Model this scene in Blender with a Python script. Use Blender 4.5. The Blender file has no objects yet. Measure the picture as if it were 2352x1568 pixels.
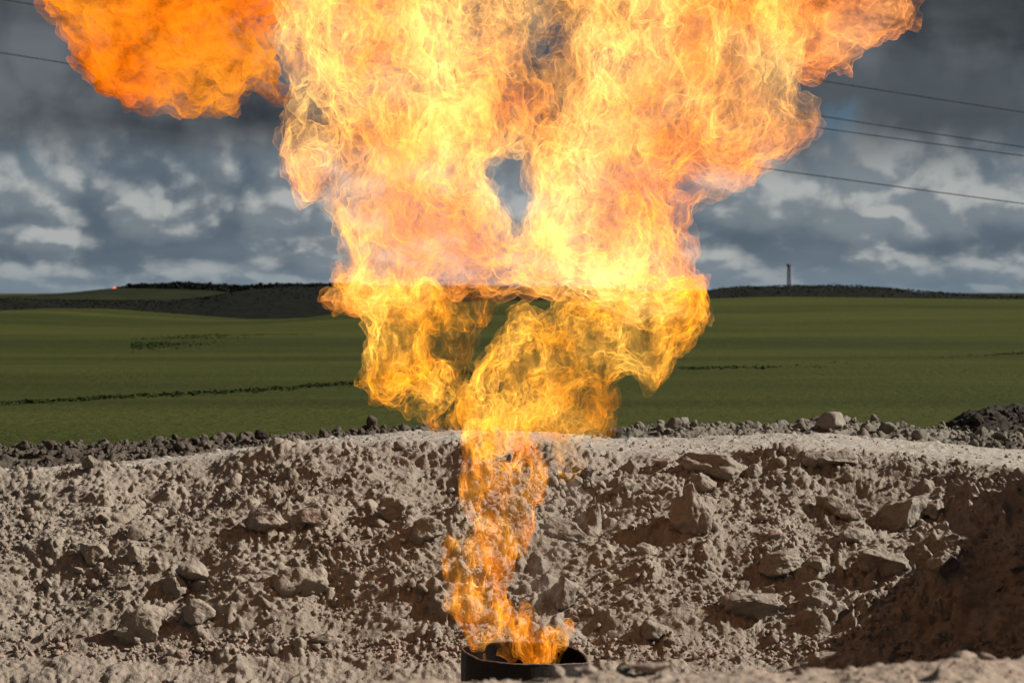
import bpy, math, random
import numpy as np
from mathutils import Vector, Matrix

random.seed(7)
RNG = np.random.default_rng(11)
SC = bpy.context.scene
COL = SC.collection
f32 = np.float32

# ------------------------------------------------------------------ camera, world, sun, exposure
EYE = 1.70
FOC, SENS = 90.0, 36.0
WIDE = SENS / FOC                       # picture width per metre of distance
PITCH = math.atan((784 - 690) / 2352 * WIDE)
cam_d = bpy.data.cameras.new('camera')
cam = bpy.data.objects.new('camera', cam_d)
COL.objects.link(cam)
cam.location = (0, 0, EYE)
cam.rotation_euler = (math.radians(90) - PITCH, 0, 0)
cam_d.lens = FOC
cam_d.sensor_width = SENS
cam_d.clip_end = 20000
cam_d.dof.use_dof = True
cam_d.dof.focus_distance = 28.0
cam_d.dof.aperture_fstop = 3.6
SC.camera = cam

SUN_DIR = Vector((0.82, 0.01, 0.56)).normalized()
sun_d = bpy.data.lights.new('sun', 'SUN')
sun_d.energy = 5.0
sun_d.angle = math.radians(0.5)
sun_d.color = (1.0, 0.93, 0.83)
sun = bpy.data.objects.new('sun', sun_d)
COL.objects.link(sun)
sun.rotation_euler = (-SUN_DIR).to_track_quat('-Z', 'Y').to_euler()
sun.location = (60, -30, 60)

SC.view_settings.view_transform = 'Standard'
SC.view_settings.look = 'None'
EXPO = 0.7                               # exposed a little brighter than normal, for the dark pit
SC.view_settings.exposure = EXPO
GAIN = 2 ** -EXPO
SC.view_settings.gamma = 1.0
SC.view_settings.use_curve_mapping = False
SC.render.engine = 'CYCLES'
SC.cycles.transparent_max_bounces = 160
SC.cycles.max_bounces = 5
SC.cycles.diffuse_bounces = 2
SC.cycles.glossy_bounces = 2
SC.cycles.use_denoising = True


class NT:
    """small helper for building node trees"""
    def __init__(self, tree):
        self.t = tree
        tree.nodes.clear()

    def n(self, kind, **kw):
        nd = self.t.nodes.new(kind)
        for k, v in kw.items():
            setattr(nd, k, v)
        return nd

    def put(self, sock, v):
        if isinstance(v, bpy.types.NodeSocket):
            self.t.links.new(v, sock)
        elif v is not None:
            sock.default_value = v

    def math(self, op, a, b=None, c=None, clamp=False):
        nd = self.n('ShaderNodeMath', operation=op, use_clamp=clamp)
        for i, v in enumerate((a, b, c)):
            self.put(nd.inputs[i], v) if v is not None else None
        return nd.outputs[0]

    def vmath(self, op, a, b=None):
        nd = self.n('ShaderNodeVectorMath', operation=op)
        self.put(nd.inputs[0], a)
        if b is not None:
            self.put(nd.inputs[1], b)
        return nd.outputs['Value'] if op in ('DOT_PRODUCT', 'LENGTH') else nd.outputs['Vector']

    def noise(self, vec, scale, detail=4, rough=0.55, dist=0.0, kind='FBM', col=False, lac=2.0):
        nd = self.n('ShaderNodeTexNoise')
        nd.noise_type = kind
        self.put(nd.inputs['Vector'], vec)
        self.put(nd.inputs['Scale'], scale)
        nd.inputs['Detail'].default_value = detail
        nd.inputs['Roughness'].default_value = rough
        nd.inputs['Lacunarity'].default_value = lac
        nd.inputs['Distortion'].default_value = dist
        return nd.outputs['Color' if col else 'Fac']

    def rng(self, v, a, b, c=0.0, d=1.0, smooth=True):
        nd = self.n('ShaderNodeMapRange')
        nd.interpolation_type = 'SMOOTHSTEP' if smooth else 'LINEAR'
        self.put(nd.inputs[0], v)
        for i, x in enumerate((a, b, c, d)):
            self.put(nd.inputs[i + 1], x)
        return nd.outputs[0]

    def mix(self, fac, a, b, mode='MIX'):
        nd = self.n('ShaderNodeMix', data_type='RGBA', blend_type=mode)
        self.put(nd.inputs[0], fac)
        for sock, v in ((nd.inputs[6], a), (nd.inputs[7], b)):
            self.put(sock, (*v, 1.0) if isinstance(v, tuple) and len(v) == 3 else v)
        return nd.outputs[2]

    def comb(self, x, y, z):
        nd = self.n('ShaderNodeCombineXYZ')
        for i, v in enumerate((x, y, z)):
            self.put(nd.inputs[i], v)
        return nd.outputs[0]


def build_world():
    w = bpy.data.worlds.new('World')
    SC.world = w
    w.use_nodes = True
    b = NT(w.node_tree)
    sky = b.n('ShaderNodeTexSky', sky_type='NISHITA')
    sky.sun_disc = False
    sky.sun_elevation = math.asin(SUN_DIR.z)
    sky.sun_rotation = math.atan2(SUN_DIR.x, SUN_DIR.y)
    bg_sky = b.n('ShaderNodeBackground')
    b.put(bg_sky.inputs[0], b.mix(1.0, sky.outputs[0], (0.28, 0.55, 0.90), 'MULTIPLY'))
    bg_sky.inputs[1].default_value = 0.05
    tc = b.n('ShaderNodeTexCoord')
    sep = b.n('ShaderNodeSeparateXYZ')
    b.put(sep.inputs[0], tc.outputs['Generated'])
    x, y, z = sep.outputs
    zc = b.math('MAXIMUM', z, 0.0)
    # bearing and height above the horizon; heights are squeezed towards the horizon as cloud rows recede
    hz = b.math('SQRT', b.math('ADD', b.math('MULTIPLY', x, x), b.math('MULTIPLY', y, y)))
    bx = b.math('DIVIDE', x, hz)
    by = b.math('DIVIDE', y, hz)
    ht = b.math('LOGARITHM', b.math('ADD', zc, 0.035), math.e)
    p = b.comb(b.math('MULTIPLY', bx, 13.0), b.math('MULTIPLY', by, 13.0), b.math('MULTIPLY', ht, 1.3))
    # cumulus: rounded heads of several sizes, and the side of them that faces the light
    def heads(q):
        wq = b.vmath('ADD', q, b.vmath('MULTIPLY', b.noise(q, 3.0, 4, 0.55, col=True), (0.30, 0.30, 0.22)))
        vo = b.n('ShaderNodeTexVoronoi')
        vo.feature = 'F1'
        b.put(vo.inputs['Vector'], wq)
        vo.inputs['Scale'].default_value = 2.3
        vo.inputs['Detail'].default_value = 1.3
        vo.inputs['Roughness'].default_value = 0.45
        return b.math('SUBTRACT', b.math('ADD', b.math('MULTIPLY', b.noise(q, 2.2, 7, 0.52), 0.9), 0.42), b.math('MULTIPLY', vo.outputs['Distance'], 0.62))
    n1 = heads(p)
    n2 = heads(b.vmath('ADD', p, (0.035, 0.0, 0.075)))
    relief = b.math('SUBTRACT', n1, n2)
    lit = b.rng(relief, -0.05, 0.15)
    puff = b.rng(n1, 0.17, 0.54)
    big = b.noise(b.vmath('MULTIPLY', p, (1.0, 1.0, 1.6)), 0.8, 4, 0.5)
    # the heavy layer that covers the sky above the cumulus
    edge = b.math('ADD', zc, b.math('MULTIPLY', b.math('SUBTRACT', big, 0.5), 0.05))
    heavy = b.rng(edge, 0.046, 0.068)
    q = b.vmath('MULTIPLY', p, (0.55, 0.55, 1.8))
    sheet = b.noise(q, 1.3, 6, 0.5, 0.2)
    slate = b.mix(b.rng(sheet, 0.32, 0.68), (0.020, 0.026, 0.032), (0.085, 0.100, 0.116))
    slate = b.mix(b.math('MULTIPLY', puff, b.rng(sheet, 0.3, 0.65, 0.15, 0.6)), slate, (0.17, 0.188, 0.203))
    grey = b.mix(b.rng(big, 0.35, 0.65), (0.095, 0.130, 0.165), (0.165, 0.205, 0.245))
    low = b.mix(b.math('MULTIPLY', puff, 0.55), grey, (0.25, 0.28, 0.30))
    low = b.mix(b.math('MULTIPLY', b.math('MULTIPLY', lit, puff), 0.90), low, (0.43, 0.445, 0.435))
    # air near the horizon
    low = b.mix(b.rng(zc, 0.020, 0.0, 0.0, 0.75), low, (0.165, 0.225, 0.275))
    cloud = b.mix(heavy, low, slate)
    bg_cloud = b.n('ShaderNodeBackground')
    b.put(bg_cloud.inputs[0], cloud)
    bg_cloud.inputs[1].default_value = GAIN
    gap = b.noise(b.vmath('ADD', p, (4.0, 1.5, 0.0)), 1.3, 5, 0.55)
    gapm = b.math('MULTIPLY', b.math('MULTIPLY', b.rng(gap, 0.60, 0.72), b.rng(zc, 0.04, 0.06)), b.math('SUBTRACT', 1.0, b.math('MULTIPLY', puff, 0.6)))
    mx = b.n('ShaderNodeMixShader')
    b.put(mx.inputs[0], b.math('MULTIPLY', gapm, 0.6))
    b.put(mx.inputs[1], bg_cloud.outputs[0])
    b.put(mx.inputs[2], bg_sky.outputs[0])
    w.cycles.sampling_method = 'MANUAL'
    w.cycles.sample_map_resolution = 512
    out = b.n('ShaderNodeOutputWorld')
    b.put(out.inputs[0], mx.outputs[0])


build_world()


# ------------------------------------------------------------------ numpy helpers
def ray(px, py):
    """direction (y component 1) through a point of the 2352 x 1568 picture grid"""
    px = np.asarray(px, float)
    py = np.asarray(py, float)
    u = (px - 1176) / 2352 * WIDE
    v = (784 - py) / 2352 * WIDE
    c, s = math.cos(PITCH), math.sin(PITCH)
    dy = c + v * s
    dz = v * c - s
    return u / dy, dz / dy


def at(px, py, Y):
    a, b_ = ray(px, py)
    return a * Y, EYE + b_ * Y


def zrow(row, Y):
    return EYE + ray(1176, row)[1] * Y


def proj(P):
    c, s = math.cos(PITCH), math.sin(PITCH)
    X, Y, Z = P[:, 0], P[:, 1], P[:, 2] - EYE
    d = Y * c - Z * s
    v = Y * s + Z * c
    return 1176 + X / d / WIDE * 2352, 784 - v / d / WIDE * 2352


_perm = np.random.default_rng(3).permutation(256).astype(np.int32)
_perm = np.concatenate([_perm, _perm, _perm])
_g = np.random.default_rng(4).normal(size=(256, 3)).astype(f32)
_g /= np.linalg.norm(_g, axis=1, keepdims=True)


def perlin(P, seed=0):
    out = np.empty(len(P), f32)
    for a in range(0, len(P), 400000):
        p = P[a:a + 400000].astype(f32) + f32(seed * 17.31)
        i = np.floor(p).astype(np.int32)
        w = p - i
        u = w * w * w * (w * (w * 6 - 15) + 10)
        i &= 255
        X0 = _perm[i[:, 0]]
        X1 = _perm[i[:, 0] + 1]

        def gr(xh, dx, dy, dz):
            h = _perm[_perm[xh + i[:, 1] + dy] + i[:, 2] + dz] & 255
            g = _g[h]
            return g[:, 0] * (w[:, 0] - dx) + g[:, 1] * (w[:, 1] - dy) + g[:, 2] * (w[:, 2] - dz)
        ux, uy, uz = u[:, 0], u[:, 1], u[:, 2]
        r = []
        for dz in (0, 1):
            c = []
            for dy in (0, 1):
                n0 = gr(X0, 0, dy, dz)
                n1 = gr(X1, 1, dy, dz)
                c.append(n0 + ux * (n1 - n0))
            r.append(c[0] + uy * (c[1] - c[0]))
        out[a:a + 400000] = r[0] + uz * (r[1] - r[0])
    return out * 1.6


def fbm(P, octs=4, gain=0.5, seed=0, lac=2.03):
    s = np.zeros(len(P), f32)
    amp, fr = 1.0, 1.0
    for o in range(octs):
        s += amp * perlin(P * f32(fr), seed + o * 3)
        amp *= gain
        fr *= lac
    return s


def _hash(ix, iy, iz, k):
    return _perm[(_perm[(_perm[(ix & 255)] + iy) & 255] + iz + k * 37) & 255] / 255.0


def lumps(P, cell, seed=0, keep=0.7, rmin=0.3, rmax=0.62, power=0.5, squash=None):
    """union of half-sunk rough stones of about one cell: 0 between them, up to the stone's radius"""
    out = np.zeros(len(P), f32)
    Q = P / f32(cell) + f32(seed * 7.7)
    base = np.floor(Q).astype(np.int32)
    for dx in (-1, 0, 1):
        for dy in (-1, 0, 1):
            for dz in (-1, 0, 1):
                c = base + np.array([dx, dy, dz], np.int32)
                h = [_hash(c[:, 0], c[:, 1], c[:, 2], k + seed * 5) for k in range(5)]
                r = rmin + (rmax - rmin) * h[3]
                d = Q - (c + np.stack(h[:3], 1))
                # a stretched, faceted distance
                a = np.abs(d)
                dist = 0.65 * np.sqrt((d * d).sum(1)) + 0.35 * (a[:, 0] * (0.7 + .8 * h[0]) + a[:, 1] * .8 + a[:, 2] * (0.7 + .8 * h[1]))
                t = np.clip(1 - (dist / r) ** 2, 0, 1)
                v = r * t ** power
                v[h[4] > keep] = 0
                np.maximum(out, v.astype(f32), out=out)
    return out * f32(cell)


def interp(x, pts):
    a = np.array(pts, float)
    return np.interp(x, a[:, 0], a[:, 1])


def smoothstep(a, b, x):
    t = np.clip((x - a) / (b - a), 0, 1)
    return t * t * (3 - 2 * t)


# ------------------------------------------------------------------ mesh helpers
def mesh_from(name, V, quads=None, tris=None, smooth=True):
    me = bpy.data.meshes.new(name)
    V = np.ascontiguousarray(V, f32)
    me.vertices.add(len(V))
    me.vertices.foreach_set('co', V.ravel())
    loops, starts = [], []
    n = 0
    for F in (quads, tris):
        if F is not None and len(F):
            F = np.asarray(F, np.int32)
            loops.append(F.ravel())
            starts.append(n + np.arange(len(F), dtype=np.int32) * F.shape[1])
            n += F.size
    loops = np.concatenate(loops)
    starts = np.concatenate(starts)
    me.loops.add(len(loops))
    me.loops.foreach_set('vertex_index', loops)
    me.polygons.add(len(starts))
    me.polygons.foreach_set('loop_start', starts)
    me.polygons.foreach_set('use_smooth', np.full(len(starts), smooth))
    me.update(calc_edges=True)
    return me


def attr(me, name, data):
    a = me.attributes.new(name, 'FLOAT', 'POINT')
    a.data.foreach_set('value', np.ascontiguousarray(data, f32))


def add(name, me, mat, parent=None, label=None, cat=None, group=None, kind=None, loc=None):
    o = bpy.data.objects.new(name, me)
    COL.objects.link(o)
    if me is not None and mat is not None and not me.materials:
        me.materials.append(mat)
    if parent is not None:
        o.parent = parent
    if loc is not None:
        o.location = loc
    for k, v in (('label', label), ('category', cat), ('group', group), ('kind', kind)):
        if v:
            o[k] = v
    return o


def grid_quads(nu, nv):
    i = np.arange(nu * nv).reshape(nv, nu)
    return np.stack([i[:-1, :-1], i[:-1, 1:], i[1:, 1:], i[1:, :-1]], -1).reshape(-1, 4)


def grid_normals(P, nu, nv):
    G = P.reshape(nv, nu, 3)
    du = np.gradient(G, axis=1)
    dv = np.gradient(G, axis=0)
    N = np.cross(du, dv)
    N /= np.linalg.norm(N, axis=2, keepdims=True) + 1e-9
    return N.reshape(-1, 3)


# ------------------------------------------------------------------ materials
def new_mat(name):
    m = bpy.data.materials.new(name)
    m.use_nodes = True
    return m, NT(m.node_tree)


def finish(b, col, rough=0.95, bump=None, spec=0.2, metal=0.0):
    p = b.n('ShaderNodeBsdfPrincipled')
    b.put(p.inputs['Base Color'], (*col, 1.0) if isinstance(col, tuple) else col)
    b.put(p.inputs['Roughness'], rough)
    p.inputs['Specular IOR Level'].default_value = spec
    p.inputs['Metallic'].default_value = metal
    if bump is not None:
        b.put(p.inputs['Normal'], bump)
    o = b.n('ShaderNodeOutputMaterial')
    b.put(o.inputs[0], p.outputs[0])


def bump(b, h, strength, dist):
    nd = b.n('ShaderNodeBump')
    nd.inputs['Strength'].default_value = strength
    nd.inputs['Distance'].default_value = dist
    b.put(nd.inputs['Height'], h)
    return nd.outputs[0]


def mat_dirt(name, c0, c1, dust=None, red=0.12, rel=1.0):
    c0 = tuple(x * GAIN for x in c0)
    c1 = tuple(x * GAIN for x in c1)
    dust = tuple(x * GAIN for x in dust) if dust else None
    """clayey excavated soil: two tones, pale dust, a sprinkle of reddish chips, fine grain"""
    m, b = new_mat(name)
    geo = b.n('ShaderNodeNewGeometry')
    P = geo.outputs['Position']
    big = b.noise(P, 0.9, 5, 0.6)
    mid = b.noise(P, 7.0, 5, 0.65)
    fine = b.noise(P, 60.0, 4, 0.7)
    col = b.mix(b.rng(big, 0.35, 0.65), c0, c1)
    col = b.mix(b.rng(mid, 0.3, 0.75, 0.0, 0.55), col, tuple(x * 1.25 for x in c1))
    col = b.mix(b.rng(fine, 0.52, 0.72, 0.0, 0.35), col, tuple(x * 0.6 for x in c0))
    if dust:
        a = b.n('ShaderNodeAttribute', attribute_name='dust')
        col = b.mix(b.math('MULTIPLY', a.outputs['Fac'], b.rng(mid, 0.2, 0.6, 0.6, 1.0)), col, dust)
    if red:
        v = b.n('ShaderNodeTexVoronoi')
        b.put(v.inputs['Vector'], P)
        v.inputs['Scale'].default_value = 24
        sp = b.n('ShaderNodeSeparateColor')
        b.put(sp.inputs[0], v.outputs['Color'])
        chip = b.math('MULTIPLY', b.math('GREATER_THAN', sp.outputs[0], 0.88), b.math('LESS_THAN', v.outputs['Distance'], 0.42))
        ra = b.n('ShaderNodeAttribute', attribute_name='red')
        col = b.mix(b.math('MULTIPLY', chip, b.math('ADD', red, ra.outputs['Fac'])), col, (0.25, 0.14, 0.10))
    crumb = []
    for sc, wgt in ((11.0, 0.7), (30.0, 0.25)):
        vo = b.n('ShaderNodeTexVoronoi')
        vo.feature = 'SMOOTH_F1'
        vo.inputs['Smoothness'].default_value = 0.15
        wv = b.vmath('ADD', P, b.vmath('MULTIPLY', b.noise(P, sc * 1.3, 2, 0.5, col=True), (0.9 / sc, 0.9 / sc, 0.9 / sc)))
        b.put(vo.inputs['Vector'], wv)
        vo.inputs['Scale'].default_value = sc
        crumb.append(b.math('MULTIPLY', vo.outputs['Distance'], -wgt))
    h = b.math('ADD', b.math('MULTIPLY', mid, 0.6), b.math('MULTIPLY', fine, 0.25))
    h = b.math('ADD', h, b.math('ADD', crumb[0], crumb[1]))
    finish(b, col, 0.96, bump(b, h, 0.55 * rel, 0.045), 0.15)
    return m


M_BANK = mat_dirt('bank_clay', (0.275, 0.236, 0.194), (0.345, 0.300, 0.250), dust=(0.50, 0.455, 0.40))
M_BANK_CLOD = mat_dirt('clod_clay', (0.275, 0.236, 0.194), (0.352, 0.306, 0.256), red=0.0)
M_ROCK = mat_dirt('pale_rock', (0.282, 0.243, 0.200), (0.362, 0.316, 0.266), red=0.0)
M_PINK = mat_dirt('pink_stone', (0.33, 0.245, 0.20), (0.40, 0.32, 0.27), red=0.0)
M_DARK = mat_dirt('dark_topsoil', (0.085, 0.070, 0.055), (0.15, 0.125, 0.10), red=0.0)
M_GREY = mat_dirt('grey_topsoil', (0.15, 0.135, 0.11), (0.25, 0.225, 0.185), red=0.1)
M_HEAP = mat_dirt('black_soil', (0.030, 0.026, 0.022), (0.055, 0.047, 0.038), red=0.0)
M_NEAR = mat_dirt('near_sand', (0.38, 0.29, 0.225), (0.45, 0.36, 0.285), red=0.5)


def mat_field():
    m, b = new_mat('green_crop')
    geo = b.n('ShaderNodeNewGeometry')
    P = geo.outputs['Position']
    st = b.vmath('MULTIPLY', P, (0.05, 0.20, 0.0))
    n1 = b.noise(st, 1.0, 6, 0.6, 0.4)
    n2 = b.noise(b.vmath('MULTIPLY', P, (0.010, 0.035, 0.0)), 1.0, 4, 0.6)
    n3 = b.noise(b.vmath('MULTIPLY', P, (1.5, 2.5, 1.0)), 2.0, 4, 0.7)
    col = b.mix(b.rng(n2, 0.38, 0.62), (0.0240, 0.0330, 0.0052), (0.0520, 0.0600, 0.0108))
    col = b.mix(b.rng(n1, 0.38, 0.72, 0.0, 0.35), col, (0.0248, 0.0285, 0.0062))
    col = b.mix(b.rng(n3, 0.4, 0.75, 0.0, 0.5), col, (0.0775, 0.0756, 0.0186))
    finish(b, col, 0.9, bump(b, n3, 1.0, 0.25), 0.1)
    return m


def mat_flat(name, c0, c1, scale=0.3, rough=0.9):
    c0 = tuple(x * GAIN for x in c0)
    c1 = tuple(x * GAIN for x in c1)
    m, b = new_mat(name)
    geo = b.n('ShaderNodeNewGeometry')
    n = b.noise(geo.outputs['Position'], scale, 5, 0.65)
    finish(b, b.mix(b.rng(n, 0.35, 0.68), c0, c1), rough, bump(b, n, 0.6, 0.5 / scale * 0.2), 0.1)
    return m


M_FIELD = mat_field()
M_WOOD = mat_flat('dark_scrub', (0.006, 0.008, 0.005), (0.013, 0.015, 0.009), 0.35)
M_HILL = mat_flat('hill_turf', (0.014, 0.019, 0.007), (0.027, 0.034, 0.009), 0.02)
M_WEED = mat_flat('weeds', (0.032, 0.050, 0.012), (0.052, 0.072, 0.017), 1.5)
M_CABLE = mat_flat('weathered_cable', (0.05, 0.05, 0.05), (0.09, 0.09, 0.09), 0.5, 0.5)
M_MAST = mat_flat('mast_steel', (0.09, 0.08, 0.08), (0.15, 0.13, 0.13), 0.4, 0.6)


def mat_steel():
    m, b = new_mat('scorched_steel')
    tc = b.n('ShaderNodeTexCoord')
    P = tc.outputs['Object']
    n = b.noise(b.vmath('MULTIPLY', P, (6.0, 6.0, 1.2)), 2.0, 6, 0.65)
    g = b.noise(P, 45.0, 4, 0.7)
    col = b.mix(b.rng(n, 0.38, 0.7), (0.006, 0.005, 0.004), (0.030, 0.019, 0.013))
    col = b.mix(b.rng(g, 0.5, 0.75, 0, 0.6), col, (0.045, 0.030, 0.022))
    finish(b, col, b.rng(n, 0.3, 0.7, 0.55, 0.85), bump(b, b.math('ADD', n, b.math('MULTIPLY', g, 0.4)), 0.5, 0.02), 0.4, 0.35)
    return m


M_STEEL = mat_steel()


def mat_flame(name, low, high, power, keep, tex=9.0, stretch=(1, 1, .6), contrast=1.0, edge=4.5):
    """a thin luminous flame sheet: it adds its own light and lets most of what is behind through; a sheet
    met at a slant is crossed over a longer way and so gives more light"""
    m, b = new_mat(name)
    tc = b.n('ShaderNodeTexCoord')
    geo = b.n('ShaderNodeNewGeometry')
    P = b.vmath('MULTIPLY', tc.outputs['Object'], stretch)
    fil = b.noise(P, tex, 3, 0.6, 1.4, kind='RIDGED_MULTIFRACTAL', lac=2.3)
    heat = b.n('ShaderNodeAttribute', attribute_name='flame_heat').outputs['Fac']
    hue = b.n('ShaderNodeAttribute', attribute_name='hue').outputs['Fac']
    c = b.math('ABSOLUTE', b.vmath('DOT_PRODUCT', geo.outputs['Incoming'], geo.outputs['Normal']))
    slant = b.math('MINIMUM', b.math('DIVIDE', 1.0, b.math('MAXIMUM', c, 0.05)), edge)
    lum = b.rng(fil, 0.1, 1.6, 1.0 - 0.75 * contrast, 1.0 + 0.9 * contrast, smooth=False)
    veil = b.noise(P, tex * 0.42, 4, 0.62, 0.8)
    lum = b.math('MULTIPLY', lum, b.rng(veil, 0.34, 0.62, 0.45 - 0.42 * contrast, 1.1 + 0.4 * contrast))
    e = b.math('MULTIPLY', b.math('MULTIPLY', slant, lum), b.math('MULTIPLY', heat, power * GAIN))
    col = b.mix(hue, low, high)
    em = b.n('ShaderNodeEmission')
    b.put(em.inputs[0], col)
    b.put(em.inputs[1], e)
    tr = b.n('ShaderNodeBsdfTransparent')
    # soot on the sheet takes a little of the light behind it, more where the sheet is hot
    k = b.math('SUBTRACT', 1.0, b.math('MULTIPLY', b.math('MULTIPLY', heat, 1.0 - keep), b.math('MINIMUM', slant, 2.5)), clamp=True)
    b.put(tr.inputs[0], b.comb(k, k, k))
    ad = b.n('ShaderNodeAddShader')
    b.put(ad.inputs[0], em.outputs[0])
    b.put(ad.inputs[1], tr.outputs[0])
    o = b.n('ShaderNodeOutputMaterial')
    b.put(o.inputs[0], ad.outputs[0])
    m.cycles.emission_sampling = 'NONE'
    return m


M_FIRE = mat_flame('flame_sheet', (1.0, 0.26, 0.020), (1.0, 0.52, 0.13), 0.165, 0.972, contrast=0.70, edge=2.8)
M_LOBE = mat_flame('lobe_sheet', (1.0, 0.33, 0.014), (1.0, 0.46, 0.06), 0.32, 0.955, 11.0, contrast=0.9, edge=3.0)
M_VEIL = mat_flame('veil_sheet', (1.0, 0.27, 0.010), (1.0, 0.38, 0.035), 0.17, 0.96, 9.0, (1, 1, .5), 1.1, 3.5)
M_JET = mat_flame('jet_sheet', (1.0, 0.25, 0.010), (1.0, 0.40, 0.05), 0.36, 0.962, 13.0, (1, 1, .36), 1.1, 3.8)
M_SIDE = mat_flame('sooty_flame_sheet', (1.0, 0.19, 0.002), (1.0, 0.30, 0.016), 0.33, 0.82, 7.0, (1, 1, 1), 0.45, 2.0)
M_WISP = mat_flame('thin_flame_sheet', (1.0, 0.25, 0.04), (1.0, 0.36, 0.09), 0.38, 0.93, 7.0, (.7, 1, 1), .9, 2.4)


# ------------------------------------------------------------------ pit bank
ROW_B = [(-600, 1095), (0, 1076), (200, 1063), (400, 1045), (600, 1020), (750, 1004), (900, 992), (1050, 987), (1250, 990), (1400, 1004),
         (1600, 1004), (1750, 996), (1900, 993), (2050, 1004), (2200, 1015), (2352, 1028), (2900, 1050)]
DROP = [(-600, 8), (0, 12), (400, 22), (700, 26), (1000, 30), (1300, 40), (1600, 48), (2000, 56), (2352, 62), (2900, 70)]


def wall_shift(x):
    return -0.55 * np.clip(x - 4.6, 0, None) ** 1.6 - 0.10 * np.clip(-x - 4.5, 0, None) ** 1.7


def bank_base(x, t):
    """t in 0..1 along the profile floor > foot > face > lip > top > behind the berm"""
    D = x * 1.0
    px = 1176 + x / 33 * 5880
    sh = wall_shift(x)
    yl = 32.0 + sh * 0.9
    zb = EYE + ray(1176, interp(px, ROW_B))[1] * 34.2
    zl = EYE + ray(1176, interp(px, ROW_B) + interp(px, DROP))[1] * 32.0
    yf = 29.2 + sh
    one = np.ones_like(x)
    K = [(0.0, 12.0 * one, -3.05 * one), (0.06, 23.0 * one + sh * .8, -3.0 * one), (0.16, yf - 1.1, -2.72 * one), (0.22, yf - 0.42, -2.42 * one),
         (0.27, yf - 0.05, -2.24 * one), (0.31, yf + 0.28, -1.92 * one), (0.50, yf + 1.15, -1.92 + (zl + 1.92) * .45),
         (0.70, yl - 0.55, zl - 0.38), (0.765, yl - 0.05, zl - 0.06), (0.80, yl + .35, zl + (zb - zl) * .35), (0.92, 34.2 * one, zb), (1.0, 38.5 * one, zb - 0.45)]
    Y = np.zeros_like(x)
    Z = np.zeros_like(x)
    for a, b_ in zip(K[:-1], K[1:]):
        m = (t >= a[0]) & (t <= b_[0])
        f = (t[m] - a[0]) / (b_[0] - a[0])
        Y[m] = a[1][m] + f * (b_[1][m] - a[1][m])
        Z[m] = a[2][m] + f * (b_[2][m] - a[2][m])
    return Y, Z


def build_bank():
    nu = 900
    xs = np.concatenate([np.linspace(-16, -7.4, 60)[:-1], np.linspace(-7.4, 7.6, nu - 119), np.linspace(7.6, 16, 61)[1:]])
    nu = len(xs)
    ts = np.concatenate([np.linspace(0, .10, 12)[:-1], np.linspace(.10, .27, 70)[:-1], np.linspace(.27, .80, 225)[:-1], np.linspace(.80, .92, 52)[:-1], np.linspace(.92, 1, 16)])
    nv = len(ts)
    X, T = np.meshgrid(xs, ts)
    X = X.ravel()
    T = T.ravel()
    Y, Z = bank_base(X, T)
    # round the profile's corners: average along t
    P = np.stack([X, Y, Z], 1)
    G = P.reshape(nv, nu, 3)
    for _ in range(6):
        G[1:-1] = (G[:-2] + 2 * G[1:-1] + G[2:]) / 4
    P = G.reshape(-1, 3)
    N = grid_normals(P, nu, nv)
    face = (.65 * smoothstep(.12, .17, T) + .35 * smoothstep(.265, .32, T)) * (1 - smoothstep(.77, .815, T))
    flat = 1 - face
    Pd = P.astype(f32)
    warp = np.stack([perlin(Pd * 1.6, 21), perlin(Pd * 1.6, 22), perlin(Pd * 1.6, 23)], 1) * f32(.22)
    warp += np.stack([perlin(Pd * 7, 24), perlin(Pd * 7, 25), perlin(Pd * 7, 26)], 1) * f32(.035)
    Q = Pd + warp
    h = face * 0.15 * fbm(Pd * f32(.75), 3, .5, 1)
    # gullies and buttresses down the face
    h += face * 0.05 * (np.abs(perlin(Pd * np.array([1.1, .8, .7], f32), 5)) * -2 + .5)
    dens = (0.30 + 0.75 * smoothstep(-.25, .35, perlin(Pd * f32(.9), 33))) * (.65 + .35 * smoothstep(-5.2, -3.2, X) + .25 * smoothstep(2, 4, X))
    low = 1 - .65 * smoothstep(.60, .76, T)
    h += face * dens * (.38 * low * lumps(Q, .95, 1, .25, .25, .5, .8) + .66 * low * lumps(Q, .46, 2, .40, power=.7) + .72 * lumps(Q, .25, 3, .5, power=.65))
    h += face * (.4 + .6 * dens) * 1.0 * lumps(Q, .125, 4, .75, power=.6)
    h += smoothstep(.12, .16, T) * (1 - smoothstep(.3, .4, T)) * smoothstep(3.2, 4.6, X) * (.7 * lumps(Q, .55, 8, .5, power=.6) + .8 * lumps(Q, .27, 9, .6, power=.6))
    h += (0.12 + .88 * face) * (1.0 * lumps(Q, .072, 5, .8, power=.65) + .7 * lumps(Q, .036, 7, .7) + .014 * fbm(Pd * 22, 3, .6, 9))
    h += flat * (.020 * fbm(Pd * 3, 4, .55, 12) + .6 * lumps(Q, .11, 6, .10))
    P2 = P + N * h[:, None]
    me = mesh_from('pit_bank', P2, grid_quads(nu, nv))
    up = N[:, 2]
    dust = np.clip(smoothstep(.775, .82, T) + 0.15 * (up - .7), 0, 1) * (1 - smoothstep(.93, .98, T)) * .85
    attr(me, 'dust', dust)
    red = smoothstep(.13, .2, T) * (1 - smoothstep(.255, .285, T)) * .5 + .25 * smoothstep(.8, .86, T)
    attr(me, 'red', red)
    o = add('pit_bank', me, M_BANK, kind='structure')
    return o, P2, N, T, nu, nv


BANK, BP, BN, BT, BNU, BNV = build_bank()
BPX, BPY = proj(BP)


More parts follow.
